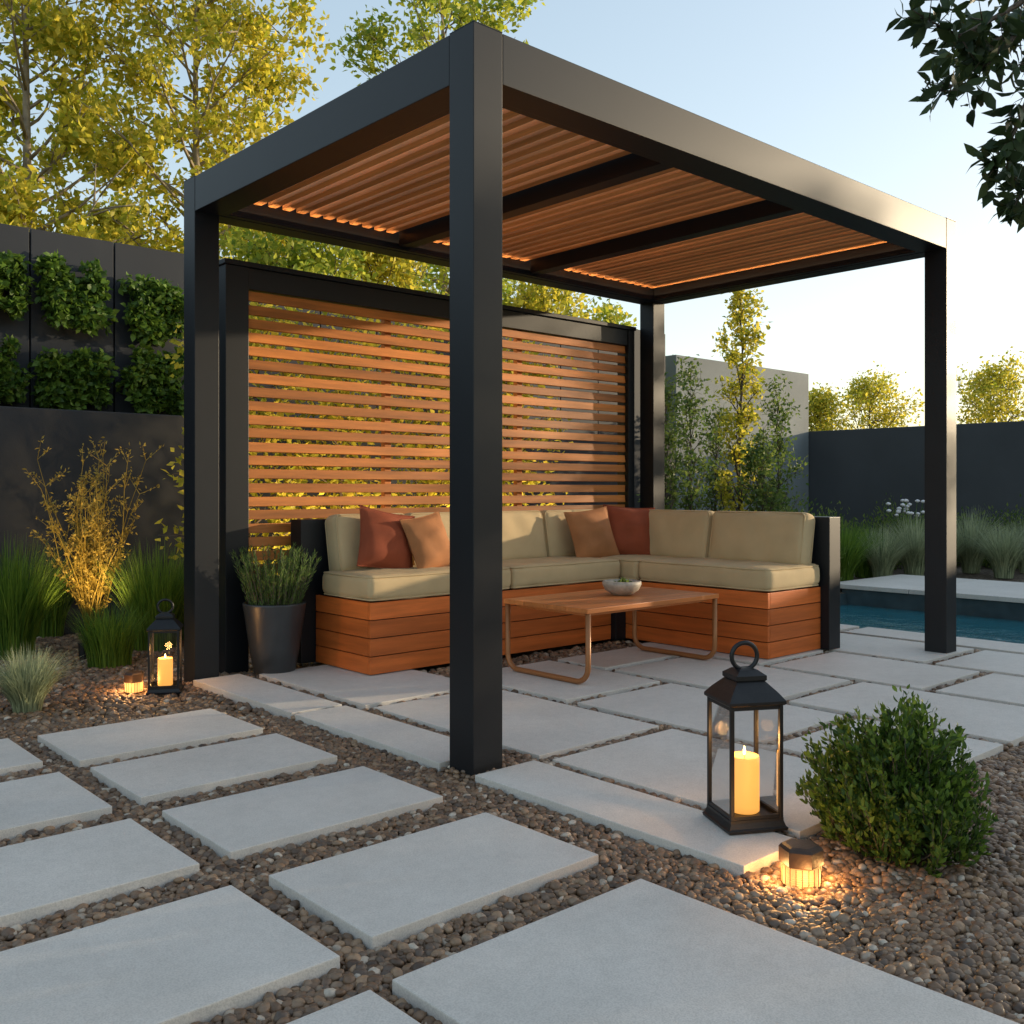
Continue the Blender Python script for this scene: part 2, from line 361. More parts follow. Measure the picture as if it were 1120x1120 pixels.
# pebbles
def ico(sub):
    bm = bmesh.new(); bmesh.ops.create_icosphere(bm, subdivisions=sub, radius=1); bm.verts.index_update()
    v = np.array([x.co[:] for x in bm.verts]); f = np.array([[x.index for x in q.verts] for q in bm.faces]); bm.free(); return v, f
def pebbles(d0, d1, sp, sub, layers):
    v, f = ico(sub); P = []
    for lay in range(layers):
        dd = np.arange(d0, d1, sp*.87); out = []
        for i, d in enumerate(dd):
            hw = .60*d+.15; xx = np.arange(-hw, hw, sp)+(i % 2)*sp/2
            out.append(np.stack([xx, np.full(len(xx), d)], 1))
        q = np.concatenate(out)+R.normal(0, sp*.22, (sum(len(o_) for o_ in out), 2))+lay*sp*.5
        w = CAM+q[:, :1]*RT+q[:, 1:]*FW
        z = -.003+lay*.007+R.uniform(-.004, .006, len(w))
        inpat = (w[:, 0] > -.02) & (w[:, 0] < 4.5) & (w[:, 1] > -1.1) & (w[:, 1] < 2.3); z = z+inpat*.012
        P.append(np.concatenate([w, z[:, None]], 1))
    P = np.concatenate(P); keep = np.ones(len(P), bool)
    for (x0, x1, y0, y1) in RECTS+[(.74, 3.5, 1.76, 2.45), (2.76, 3.5, .62, 2.45)]:
        keep &= ~((P[:, 0] > x0-.004) & (P[:, 0] < x1+.004) & (P[:, 1] > y0-.004) & (P[:, 1] < y1+.004))
    keep &= ~((P[:, 0] > HX0-.02) & (P[:, 0] < 8.5) & (P[:, 1] < HY1+.2)); keep &= P[:, 1] < 4.58; 
    P = P[keep]; n = len(P)
    tmpl = [v*(1+R.normal(0, .08, v.shape)) for _ in range(12)]
    T = np.array(tmpl)[R.integers(0, 12, n)]
    s = sp*.58*R.uniform(.62, 1.6, n); S = np.stack([s, s*R.uniform(.65, .95, n), s*R.uniform(.45, .8, n)], 1)
    T = T*S[:, None, :]
    a = R.uniform(0, 2*PI, n); tx = R.normal(0, .35, n)
    ct, st = np.cos(tx)[:, None], np.sin(tx)[:, None]
    y_, z_ = T[..., 1]*ct-T[..., 2]*st, T[..., 1]*st+T[..., 2]*ct; x_ = T[..., 0]
    ca, sa = np.cos(a)[:, None], np.sin(a)[:, None]
    T = np.stack([x_*ca-y_*sa, x_*sa+y_*ca, z_], -1)+P[:, None, :]
    Fc = (f[None]+np.arange(n)[:, None, None]*len(v)).reshape(-1, 3)
    return T.reshape(-1, 3), Fc
V1, F1 = pebbles(1.55, 4.4, .0205, 2, 2)
V2, F2 = pebbles(4.4, 10.5, .032, 1, 1)
o = npmesh('gravel', np.concatenate([V1, V2]), np.concatenate([F1, F2+len(V1)]), PEB, None, True)
tag(o, 'loose brown and tan pebbles filling the beds and joints', 'gravel', kind='stuff')

# ------------------------------------------------------------------ walls
def wallthing(name, label, mbs, m_, at):
    o = build(mbs, name, m_, at=at); tag(o, label, 'wall'); return o
wallthing('garden_wall', 'low smooth charcoal retaining wall behind the left planting bed', MB().box(-7, 6.9, 4.6, 4.78, -.02, 1.6, .008), CHAR, (0, 4.7, 0))
mb = MB(); x = .013-.621*12
while x < 7.4:
    mb.box(x+.006, x+.615, 5.2, 5.24, 0, 2.99, .004); x += .621
mb.box(-7.4, 7.5, 5.245, 5.36, 0, 2.97)
wallthing('panelled_wall', 'tall charcoal panelled wall behind the low wall, carrying leafy green squares', mb, CHAR2, (0, 5.2, 0))
wallthing('raised_bed', 'strip of dark soil held between the low and the tall wall', MB().box(-7, 6.9, 4.785, 5.195, 0, 1.45), SOIL, (0, 4.99, 0))
wallthing('concrete_wall', 'tall pale grey concrete wall behind the slender column tree', MB().box(8.8, 12.28, 6.1, 6.35, 0, 2.95, .01), CONC, (10, 6.1, 0))
wallthing('boundary_wall', 'long charcoal boundary wall across the far side of the pool', MB().box(12.3, 12.5, -14, 6.5, 0, 2.0, .01), GREYW, (12.3, 0, 0))

# ------------------------------------------------------------------ pergola
LX, LY, HT, w = 3.877, 2.434, 2.686, .137; BH = .185
pg = thing('pergola', 'black metal pergola with a wooden slat roof over the corner sofa', 'pergola', (LX/2, LY/2, 0))
for (x, y) in ((0, 0), (0, LY-w), (LX-w, 0), (LX-w, LY-w)):
    p = build(MB().box(x, x+w, y, y+w, -.01, HT, .003), 'post', BLACK, pg)
    build(MB().box(x-.0, x+w, y, y+w, HT+.0005, HT+.003, 0), 'post_cap', BLACK, p)
z0, z1 = HT-BH, HT-.001
for a in ((w+.002, LX-w-.002, .001, w-.001), (w+.002, LX-w-.002, LY-w+.001, LY-.001), (.001, w-.001, w+.002, LY-w-.002), (LX-w+.001, LX-.001, w+.002, LY-w-.002)):
    build(MB().box(*a, z0, z1, .003), 'beam', BLACK, pg)
q = w+.001
for k_, a in enumerate(((q, LX-q, q, q+.035), (q, LX-q, LY-q-.035, LY-q), (q, q+.035, q+.036, LY-q-.036), (LX-q-.035, LX-q, q+.036, LY-q-.036))):
    mb = MB().box(*a, z0+.003, z0+.012, .001)
    lip = [(q, LX-q, q+.031, q+.035), (q, LX-q, LY-q-.035, LY-q-.031), (q+.031, q+.035, q+.036, LY-q-.036), (LX-q-.035, LX-q-.031, q+.036, LY-q-.036)][k_]
    mb.box(*lip, z0+.0122, z0+.038, 0)
    build(mb, 'ledge', BLACK, pg)
build(MB().box(q+.04, LX-q-.04, LY-q-.024, LY-q-.008, z0+.0125, z0+.016), 'light_strip', LED, pg)
build(MB().box(q+.008, q+.024, q+.04, LY-q-.04, z0+.0125, z0+.016), 'light_strip', LED, pg)
build(MB().box(LX-q-.024, LX-q-.008, q+.04, LY-q-.04, z0+.0125, z0+.016), 'light_strip', LED, pg)
build(MB().box(q+.04, LX-q-.04, q+.008, q+.024, z0+.0125, z0+.016), 'light_strip', LED, pg)
bays = [(q, 1.283), (1.377, 2.383), (2.477, LX-q)]
for x in (1.285, 2.385): build(MB().box(x, x+.09, q+.037, LY-q-.037, z0+.02, z0+.150, .003), 'rafter', BLACK, pg)
for (a, b_) in bays:
    mb = MB(); n = int((b_-a)/.082); pt = (b_-a)/n
    for k in range(n):
        xc = a+pt*(k+.5)
        M = Matrix.Translation((xc, 0, z0+.120+random.uniform(-.002,.002))) @ Matrix.Rotation(math.radians(random.gauss(0, .8)), 4, 'Y')
        mb.box(-.024, .024, q+.004, LY-q-.004, -.019, .019, .002, M)
    build(mb, 'slat_panel', WOODY, pg)

# ------------------------------------------------------------------ screen
sc = thing('slatted_screen', 'upright cedar slat screen in a black frame behind the sofa', 'privacy screen', (2, 2.52, 0))
SX0, SX1, SY0, SY1, SZ = .25, 3.70, 2.455, 2.575, 2.29
for (a, b_) in ((SX0, SX0+.14), (SX1-.07, SX1)): build(MB().box(a, b_, SY0, SY1, -.01, SZ, .003), 'frame_post', BLACK, sc)
build(MB().box(SX0-.01, SX1+.01, SY0-.01, SY1+.01, SZ+.001, SZ+.03, .003), 'cap_rail', BLACK, sc)
build(MB().box(SX0+.141, SX1-.071, SY0+.01, SY1-.01, SZ-.12, SZ, .003), 'top_rail', BLACK, sc)
mb = MB(); z = SZ-.155; 
while z > .12:
    M = Matrix.Translation((0, SY0+.045, z+random.uniform(-.002, .002))) @ Matrix.Rotation(math.radians(random.gauss(-6, 2)), 4, 'X')
    mb.box(SX0+.143, SX1-.073, -.011, .011, -.0275, .0275, .003, M)
    z -= .078
build(mb, 'slat_panel', SCRN, sc)
for x in (1.36, 2.5): build(MB().box(x, x+.05, SY0+.065, SY0+.105, .02, SZ-.121, .003), 'batten', SCRN, sc)

# ------------------------------------------------------------------ sofa
sf = thing('corner_sofa', 'L-shaped cedar clad corner sofa with beige cushions and black back frame', 'sofa', (2, 2, .037))
mb = MB(); X0, X1, Y0, YB = .73, 2.735, 1.74, 2.30
nb = 4; zt = .43; zb = .04; ph = (zt-zb)/nb
for k in range(nb):
    mb.box(X0, X1-.1, Y0, Y0+.022, zb+k*ph, zb+(k+1)*ph-.005, .002)
build(mb, 'front_cladding', BASEX, sf)
mb = MB()
for k in range(nb): mb.box(X0, X0+.022, Y0+.024, YB+.0, zb+k*ph, zb+(k+1)*ph-.005, .002)
build(mb, 'end_cladding', BASEY, sf)
mb = MB()
for k in range(nb): mb.box(2.74, 2.762, .60, Y0, zb+k*ph, zb+(k+1)*ph-.005, .002)
build(mb, 'side_cladding', BASEY, sf)
mb = MB()
for k in range(nb): mb.box(2.764, 3.318, .60, .622, zb+k*ph, zb+(k+1)*ph-.005, .002)
build(mb, 'end_cladding', BASEX, sf)
build(MB().box(X0+.03, 3.29, Y0+.03, YB-.01, .037, zt-.008).box(2.77, 3.29, .63, Y0+.02, .037, zt-.01), 'seat_base', BLACK, sf)
build(MB().box(2.64, 2.738, Y0-.04, Y0+.03, .036, zt, .003), 'corner_post', BLACK, sf)
build(MB().box(.64, 3.45, 2.31, 2.43, .036, .86, .004).box(3.32, 3.45, .54, 2.309, .036, .862, .004), 'back_frame', BLACK, sf)
def cushion(name, lx, ly, lz, M, parent, m_, r=.035, puff=.02, label=None, seam=True):
    hx, hy, hz = lx/2, ly/2, lz/2; r = min(r, hz*.95); ph1 = random.uniform(0, 6); ph2 = random.uniform(0, 6)
    def ax(h, n):
        e = [-h, -h+.12*r, -h+.35*r, -h+.65*r, -h+r]; m = list(np.linspace(-h+r, h-r, n))[1:-1]; return np.array(e+m+[-q for q in reversed(e)])
    A = [ax(hx, 16), ax(hy, 14), ax(hz, 4)]; H = np.array([hx, hy, hz]); mb = MB()
    V = []; Fc = []
    for d in range(3):
        u, v_ = [i for i in range(3) if i != d]
        for sgn in (-1, 1):
            n0 = len(V); nu, nv = len(A[u]), len(A[v_])
            for i in range(nu):
                for j in range(nv):
                    p = np.zeros(3); p[d] = sgn*H[d]; p[u] = A[u][i]; p[v_] = A[v_][j]
                    qn = np.clip(p, -(H-r), H-r); e = p-qn; l = np.linalg.norm(e); p = qn+e/l*r
                    ux, uy, uz = p/H
                    p[2] += puff*(1-ux**4)*(1-uy**4)*np.sign(p[2])*min(1, abs(uz)*1.2); p[0] += .35*puff*ux*(1-uz*uz); p[1] += .35*puff*uy*(1-uz*uz)
                    p[2] += .004*math.sin(p[0]*11+ph1)*math.cos(p[1]*13+ph2)*abs(uz)+.0025*math.sin(p[0]*31+p[1]*17+ph2)*abs(uz)
                    V.append(tuple(p))
            for i in range(nu-1):
                for j in range(nv-1):
                    a = n0+i*nv+j; q4 = (a, a+nv, a+nv+1, a+1)
                    fl = (sgn > 0) ^ (d == 1)
                    Fc.append(q4 if fl else q4[::-1])
    mb.add([tuple(M @ Vector(p)) for p in V], Fc)
    o = build(mb, name, m_, parent, True)
    bm = bmesh.new(); bm.from_mesh(o.data); bmesh.ops.remove_doubles(bm, verts=bm.verts, dist=1e-4); bm.to_mesh(o.data); bm.free()
    if seam:
        k = r*.30
        for sg in (-1, 1):
            pts = []; pm = MB()
            for cx_, cy_, a0 in ((1,1,0), (-1,1,90), (-1,-1,180), (1,-1,270)):
                for t in (0, 30, 60, 90):
                    a = math.radians(a0+t); pts.append(M @ Vector((cx_*(hx-r)+math.cos(a)*(r-k*.6), cy_*(hy-r)+math.sin(a)*(r-k*.6), sg*(hz-k*.75))))
            pm.tube(pts, .005, 6, True)
            build(pm, 'piping', m_, o, True)
    return o
T = Matrix.Translation
for (a, b_, c_, d_) in ((.715, 1.735, 1.72, 2.22), (1.745, 2.72, 1.72, 2.22), (2.73, 3.30, 1.60, 2.22), (2.73, 3.30, .585, 1.59)):
    cushion('seat_cushion', b_-a, d_-c_, .135, T(((a+b_)/2, (c_+d_)/2, zt+.07)), sf, CUSH, puff=.010)
zc = .56+.155
for (a, b_) in ((.78, 1.29), (1.30, 1.86), (1.87, 2.43), (2.44, 2.98)):
    M = T(((a+b_)/2, 2.215, zc)) @ Matrix.Rotation(math.radians(90-10), 4, 'X')
    cushion('back_cushion', b_-a-.01, .34, .13, M, sf, CUSH, puff=.015)
for (a, b_) in ((.62, 1.33), (1.34, 2.05)):
    M = T((3.22, (a+b_)/2, zc)) @ Matrix.Rotation(math.radians(90), 4, 'Z') @ Matrix.Rotation(math.radians(-(90-10)), 4, 'X') @ Matrix.Rotation(PI, 4, 'Z')
    cushion('back_cushion', b_-a-.01, .34, .13, M, sf, CUSH, puff=.015)
def pillow(label, m_, x, y, z, yaw, tilt, roll, s=.2, t=.07):
    n = 18; V = []; Fc = []
    for sg in (1, -1):
        n0 = len(V)
        for i in range(n+1):
            for j in range(n+1):
                u, v_ = -1+2*i/n, -1+2*j/n
                px_ = u*s*(1-.075*(1-v_*v_)); pz = v_*s*(1-.075*(1-u*u)); th = t*max(0, (1-u**2))**.55*max(0, (1-v_**2))**.55
                th *= 1+.08*math.sin(5*u+3*v_)+.06*math.sin(9*v_-2*u)
                V.append(Vector((px_, sg*th, pz)))
        for i in range(n):
            for j in range(n):
                a = n0+i*(n+1)+j; q4 = (a, a+n+1, a+n+2, a+1); Fc.append(q4 if sg < 0 else q4[::-1])
    M = Matrix.Rotation(yaw, 4, 'Z') @ Matrix.Rotation(tilt, 4, 'X') @ Matrix.Rotation(roll, 4, 'Y')
    mb = MB().add([tuple(M @ p) for p in V], Fc)
    per = [V[i*(n+1)] for i in range(n)]+[V[n*(n+1)+j] for j in range(n)]+[V[(n-i)*(n+1)+n] for i in range(n)]+[V[n-j] for j in range(n)]
    mb.tube([M @ p for p in per], .004, 5, True)
    o = build(mb, 'throw_pillow', m_, None, True); o.location = (x, y, z); tag(o, label, 'pillow', 'throw pillows on the corner sofa'); 
zp = .565
pillow('rust red pillow at the left end of the sofa, behind the tan one', RUST, 1.05, 2.05, zp+.172, math.radians(-4), math.radians(-17), math.radians(12), .182)
pillow('tan pillow leaning on the rust one at the left end of the sofa', TAN, 1.30, 1.97, zp+.155, math.radians(8), math.radians(-20), math.radians(-8), .17)
pillow('tan pillow near the inner corner of the sofa, left of the rust one', TAN, 2.73, 2.00, zp+.158, math.radians(-12), math.radians(-18), math.radians(-6), .182)
pillow('rust red pillow in the inner corner of the sofa', RUST, 3.05, 1.95, zp+.170, math.radians(-38), math.radians(-15), math.radians(4), .185)

# ------------------------------------------------------------------ table
tb = thing('coffee_table', 'low cedar coffee table on bent bronze rod legs in front of the sofa', 'coffee table', (1.9, 1.07, .037))
mb = MB()
for k in range(4): mb.box(1.37, 2.47, .75+k*.16, .75+k*.16+.1585, .405, .43, .003)
build(mb, 'table_top', TABLE, tb)
build(MB().box(1.42, 2.42, .80, 1.34, .385, .404, .003), 'apron', TABLE, tb)
def rrect(xc, y0, y1, z0_, z1_, r):
    pts = [(xc, y1, z1_), (xc, y1, z0_+r)]
    for k in range(1, 7): a = -k/6*PI/2; pts.append((xc, y1-r+r*math.cos(a), z0_+r+r*math.sin(a)))
    for k in range(0, 7): a = -PI/2-k/6*PI/2; pts.append((xc, y0+r+r*math.cos(a), z0_+r+r*math.sin(a)))
    pts.append((xc, y0, z1_)); return pts
for xc in (1.39, 2.45): build(MB().tube(rrect(xc, .765, 1.375, .051, .404, .08), .0145, 10), 'leg_frame', BRONZE, tb, True)
bw = thing('succulent_bowl', 'small pale stone bowl of succulents on the coffee table', 'bowl', (2.0, 1.08, .43))
build(MB().lathe([(.04, .0), (.055, .004), (.095, .03), (.112, .062), (.110, .080), (.10, .083), (.096, .072), (.083, .064), (.001, .062)], (2.0, 1.08, .43), 36), 'bowl', BOWL, bw, True)
P = np.array([[2.0, 1.08, .492]])+np.clip(R.normal(0, .016, (90, 3)), -.03, .03)*[1, 1, .1]; V, Fc = leaves(P, .034, .5, np.tile([[0,0,1.]], (90,1)), .3, rich=True)
npmesh('succulent', V, Fc, L_MID, bw)

# ------------------------------------------------------------------ potted plant
px_, py_ = .44, 2.25
pt = thing('potted_plant', 'tall tapered dark grey pot of upright green rosemary beside the sofa', 'potted plant', (px_, py_, 0))
build(MB().lathe([(.10, 0), (.108, .006), (.135, .15), (.165, .36), (.172, .40), (.172, .408), (.158, .41), (.152, .38), (.001, .375)], (px_, py_, .0), 48), 'pot', POT, pt, True)
P = []; Dd = []; mb = MB()
for i in range(150):
    a = random.uniform(0, 2*PI); r = .13*math.sqrt(random.random()); b0 = Vector((px_+r*math.cos(a), py_+r*math.sin(a), .38)); 
    d = Vector((math.cos(a)*r*2.6+random.gauss(0,.08), math.sin(a)*r*2.6+random.gauss(0,.08), 1)).normalized(); e = b0+d*random.uniform(.16, .34)
    mb.tube([b0, e], [.003, .001], 4)
    for t in np.linspace(.05, 1, 20): P.append(b0.lerp(e, t)); Dd.append(d)
build(mb, 'stems', BARK, pt)
P = np.array([p[:] for p in P]); Dd = np.array([p[:] for p in Dd]); idx = R.integers(0, len(P), 12000)
V, Fc = leaves(P[idx]+R.normal(0, .003, (12000, 3)), .026, .13, Dd[idx], .66); npmesh('foliage', V, Fc, L_ROSE, pt)
build(MB().lathe([(.15, 0), (.15, .003)], (px_, py_, .378), 32), 'soil', SOIL, pt)

# ------------------------------------------------------------------ lanterns
ln = thing('lantern', 'large black glass lantern with a lit candle, standing on the edging slab in front', 'lantern', (0,0,0), 'black candle lanterns')
s = .075
def sq(mb, prof): return mb.lathe([(r*math.sqrt(2), z) for r, z in prof], (0,0,0), 4, PI/4)
build(sq(MB(), [(.089, 0), (.091, .008), (.086, .012), (.081, .026), (.081, .034)]), 'base', LMETAL, ln)
zt_ = .350
for sx in (-1, 1):
    for sy in (-1, 1): build(MB().box(sx*s-.0055, sx*s+.0055, sy*s-.0055, sy*s+.0055, .034, zt_, .001), 'corner_post', LMETAL, ln)
for sx in (-1, 1):
    for (a, b_) in ((zt_-.011, zt_-.001), (.0345, .044)):
        build(MB().box(sx*s-.004, sx*s+.004, -s+.006, s-.006, a, b_), 'rail', LMETAL, ln); build(MB().box(-s+.006, s-.006, sx*s-.004, sx*s+.004, a, b_), 'rail', LMETAL, ln)
    build(MB().add([(sx*s, -s+.006, .044), (sx*s, s-.006, .044), (sx*s, s-.006, zt_-.011), (sx*s, -s+.006, zt_-.011)], [(0,1,2,3)]), 'glass_pane', GLASS, ln)
    build(MB().add([(-s+.006, sx*s, .044), (s-.006, sx*s, .044), (s-.006, sx*s, zt_-.011), (-s+.006, sx*s, zt_-.011)], [(0,1,2,3)]), 'glass_pane', GLASS, ln)
rf = build(sq(MB(), [(.083, zt_+.0005), (.087, zt_+.004), (.087, zt_+.012), (.070, zt_+.034), (.047, zt_+.058), (.043, zt_+.062), (.047, zt_+.066), (.047, zt_+.078), (.04, zt_+.083), (.028, zt_+.092), (.016, zt_+.096)]), 'roof', LMETAL, ln)
build(MB().tube([(.040*math.cos(a), 0, zt_+.128+.038*math.sin(a)) for a in np.linspace(0, 2*PI, 29)[:-1]], .0068, 8, True), 'ring_handle', LMETAL, rf, True)
cd = thing('candle', 'lit pillar candle inside the large front lantern', 'candle', (0,0,0), 'candles in the lanterns')
build(MB().lathe([(.040, 0), (.044, .004), (.044, .158), (.042, .166), (.036, .163), (.03, .155), (.001, .152)], (0,0,0), 32), 'wax', WAX, cd, True)
build(MB().tube([(0,0,.152), (.001,0,.172)], .0012, 5), 'wick', SOIL, cd)
build(MB().lathe([(.001, 0), (.004, .005), (.0045, .010), (.003, .018), (.0006, .026)], (0,0,.166), 10), 'flame', FLAME, cd, True)
pk = thing('garden_light', 'small glowing garden light with hexagonal brown cap on the gravel by the bush', 'light', (0,0,0), 'small glowing garden lights')
build(MB().lathe([(.052, .060), (.056, .064), (.056, .104), (.050, .112), (.040, .115)], (0,0,0), 6), 'cap', PUCKC, pk)
prof = []
for k in range(9): prof += [(.046, .006+k*.006), (.050, .009+k*.006)]
build(MB().lathe(prof+[(.046, .0595)], (0,0,0), 36), 'diffuser', PUCKG, pk)
build(MB().lathe([(.050, 0), (.050, .005)], (0,0,0), 36), 'base', PUCKC, pk)
for k in range(20):
    a = 2*PI*k/20; build(MB().box(-.0007, .0007, -.0007, .0007, .0052, .0598, M=T((.0508*math.cos(a), .0508*math.sin(a), 0))), 'rib', PUCKC, pk)
ang = math.radians(-42+13)
ln2 = copy_tree(ln); cd2 = copy_tree(cd); pk2 = copy_tree(pk)
ln2['label'] = 'small black glass lantern with a lit candle on the gravel at the left pergola post'
cd2['label'] = 'lit candle inside the small lantern at the left pergola post'
pk2['label'] = 'tiny glowing light on the gravel just left of the small lantern'
A1 = (.262, -.950, .037); ln.location = A1; ln.rotation_euler[2] = ang; ln.scale = (1.03, 1.03, 1.04); cd.location = (A1[0], A1[1], A1[2]+.0358)
A2 = (-.19, 2.22, .008); ln2.location = A2; ln2.rotation_euler[2] = ang; ln2.scale = (.92, .92, .90); cd2.location = (A2[0], A2[1], A2[2]+.031); cd2.scale = (.83,)*3
PK = W(876, 2.545)
pk.location = (PK[0], PK[1], .006); pk.scale = (1, 1, .92); pk2.location = (-.315, 2.31, .006); pk2.scale = (.9,)*3
def plight(x, y, z, e, r=.02, c=(1, .50, .16)):
    l = bpy.data.lights.new('lamp_glow', 'POINT'); l.energy = e; l.shadow_soft_size = r; l.color = c
    o = bpy.data.objects.new('lamp_glow', l); o.location = (x, y, z); C.objects.link(o); return o
plight(A1[0], A1[1], A1[2]+.245, 2.4); plight(A2[0], A2[1], A2[2]+.21, 2.4)
for (x, y) in (PK, (-.315, 2.31)):
    for k in range(4):
        a = PI/4+k*PI/2; plight(x+.075*math.cos(a), y+.075*math.sin(a), .05, .55, .012)
def uplight(label, x, y, aim, e, c=(1, .68, .32), size=95):
    ul = thing('uplight', label, 'light', (x, y, 0), 'small black uplights in the beds')
    build(MB().lathe([(.03, 0), (.035, .10), (.03, .105)], (x, y, 0), 16), 'body', LMETAL, ul)
    l = bpy.data.lights.new('uplight_beam', 'SPOT'); l.energy = e; l.color = c; l.spot_size = math.radians(size); l.spot_blend = 1; l.shadow_soft_size = .03
    o = bpy.data.objects.new('uplight_beam', l); o.location = (x, y, .14); C.objects.link(o); o.rotation_euler = (Vector(aim)-Vector((x, y, .14))).to_track_quat('-Z', 'Y').to_euler()
ux, uy = W(92, 5.95); tx, ty = W(100, 6.45)
uplight('small black garden spotlight hidden in the grass under the golden shrub', ux, uy, (tx, ty, .95), 55)
uplight('added unseen fill spotlight on the ground behind the left half of the slat screen', 1.3, 2.78, (1.3, 3.4, 1.6), 150, (1, .72, .38), 130)  # added fill spots, out of sight, that make foliage behind the screen glow
uplight('added unseen fill spotlight on the ground behind the right half of the slat screen', 2.75, 2.78, (2.75, 3.4, 1.6), 190, (1, .72, .38), 130)

# ------------------------------------------------------------------ plants
def tuft(label, px, D, h, n, lean, width, m_, r0=.06, name='grass_clump', group='grass clumps in the beds', z=0):
    x, y = W(px, D); V, Fc = grass(n, h, lean, width, r0)
    o = npmesh(name, V, Fc, m_, None); o.location = (x, y, z); tag(o, label, 'ornamental grass', group)
bxp = W(983, 2.79)
bush('boxwood_bush', 'round dark green bush on the gravel right of the big lantern', bxp[0], bxp[1], .205, .205, .325, 16500, .023, L_BOX, 165, sg=.007, sprigs=True, spiky=.7)
tuft('small round blue-grey fescue tuft at the left picture edge', 30, 4.55, .31, 1500, .85, .004, G_BLUE, .06)
tuft('tall green grass clump at the left picture edge, behind the fescue tuft', 12, 6.0, .74, 1000, .55, .007, G_GREEN, .13)
tuft('green grass clump below the golden shrub', 120, 5.75, .38, 800, .6, .006, G_GREEN, .12)
tuft('green grass clump between the golden shrub and the left pergola post', 170, 6.35, .70, 1100, .5, .006, G_GREEN, .13)
tuft('green grass clump close against the low wall at far left', 50, 6.9, .62, 700, .5, .006, G_GREEN, .12)
tuft('green grass clump close behind the left pergola post', 205, 6.8, .6, 600, .5, .006, G_GREEN, .12)
# golden airy shrub
x, y = W(100, 6.45); gs = thing('golden_shrub', 'airy golden twiggy shrub lit from below at the left wall', 'shrub', (x, y, 0)); mb = MB(); P = []; Dd = []
for i in range(44):
    a = random.uniform(0, 2*PI); k_ = random.uniform(.03, .26); d = Vector((math.cos(a)*k_, math.sin(a)*k_, 1)).normalized(); cur = Vector((x, y, 0)); pts = [cur.copy()]; Lh = random.uniform(.6, 1.3)
    for k in range(7):
        d = (d+Vector((random.gauss(0,.08), random.gauss(0,.08), .02))).normalized(); cur = cur+d*Lh/7; pts.append(cur.copy())
        if k > 1:
            for _ in range(2):
                e = cur+(d+Vector((random.gauss(0,.7), random.gauss(0,.7), random.gauss(.1,.3)))).normalized()*random.uniform(.06, .16)
                mb.tube([cur, e], [.0024, .001], 3)
                for t in (.3, .6, .9, 1.05): P.append(cur.lerp(e, t)); Dd.append(d)
    mb.tube(pts, [.0045-.0004*k for k in range(8)], 4)
build(mb, 'stems', G_GOLD, gs)
P = np.array([p[:] for p in P]); Dd = np.array([p[:] for p in Dd]); V, Fc = leaves(np.repeat(P, 2, 0)+R.normal(0, .008, (2*len(P), 3)), .028, .4, np.repeat(Dd, 2, 0), .3); npmesh('foliage', V, Fc, G_GOLD, gs)
# wall squares
for (px, zz, lab) in ((75, 2.53, 'upper leafy square on the tall wall, second from the left edge'), (165, 2.48, 'upper leafy square on the tall wall, nearest the left pergola post'),
                      (75, 1.89, 'lower leafy square on the tall wall, second from the left edge'), (165, 1.89, 'lower leafy square on the tall wall, nearest the left pergola post'),
                      (-16, 2.52, 'upper leafy square on the tall wall, cut by the left edge'), (-16, 1.9, 'lower leafy square on the tall wall, cut by the left edge')):
    t = (px-560)/F; D = (5.2-CAM[1])/(.743-.669*t); x = CAM[0]+D*(.669+.743*t)
    r = thing('wall_plant', lab, 'wall plant', (x, 5.15, zz), 'leafy squares on the tall wall')
    build(MB().box(x-.12, x+.12, 5.14, 5.198, zz-.12, zz+.12, .01), 'planter', SOIL, r)
    P = []
    for _ in range(34):
        u, v_ = random.uniform(-1, 1)*.215, random.uniform(-1, 1)*.215; rr = random.uniform(.055, .09); n = 75
        g = R.normal(size=(n, 3)); g = unit(g)*R.uniform(.5, 1.1, (n, 1)); P.append(np.stack([x+u+g[:, 0]*rr, 5.09+random.uniform(-.04, .03)+g[:, 1]*rr*.8, zz+v_+g[:, 2]*rr], 1))
    P = np.concatenate(P); P[:, 1] = np.minimum(P[:, 1], 5.19); n = len(P)
    V, Fc = leaves(P, .060, .6, np.tile([[0,-.6,-.3]], (n,1)), .35, rich=True); npmesh('foliage', V, Fc, L_WALL, r)
# trees behind left wall
GT = 'golden trees beyond the tall wall'
for (px, D, h, spd, nl, lf, ls, lm, lab) in (
    (30, 11.5, 8.6, 1.75, 56, 22000, .105, L_GOLD, 'big golden leaved tree at the top left corner'),
    (215, 12.5, 8.6, 1.8, 52, 19000, .100, L_GOLD, 'tall yellow green tree rising behind the left pergola post'),
    (490, 15.5, 9.6, 2.0, 50, 13000, .11, L_LIME, 'tall golden tree whose top shows above the pergola roof'),
    (125, 14, 5.0, 1.3, 32, 6500, .10, L_GOLD, 'smaller golden tree between the two tall ones at left'),
    (320, 10.5, 4.0, 1.2, 36, 7500, .08, L_LIME, 'low bright green tree just above the left half of the screen'),
    (420, 12.0, 4.1, 1.2, 36, 6500, .085, L_GOLD, 'low golden tree above the middle of the screen'),
    (590, 13.5, 3.9, 1.3, 36, 6500, .085, L_GOLD, 'low golden tree above the right half of the screen'),
    (665, 14.5, 3.6, 1.0, 30, 4500, .08, L_LIME, 'small green tree by the back pergola post')):
    x, y = W(px, D); y = max(y, 5.9)
    tree('tree', lab, x, y, h, spd, nl, lf, ls, lm, PALEBARK if h > 6 else BARK, .22, .10 if h > 6 else .05, .6, .11, GT)
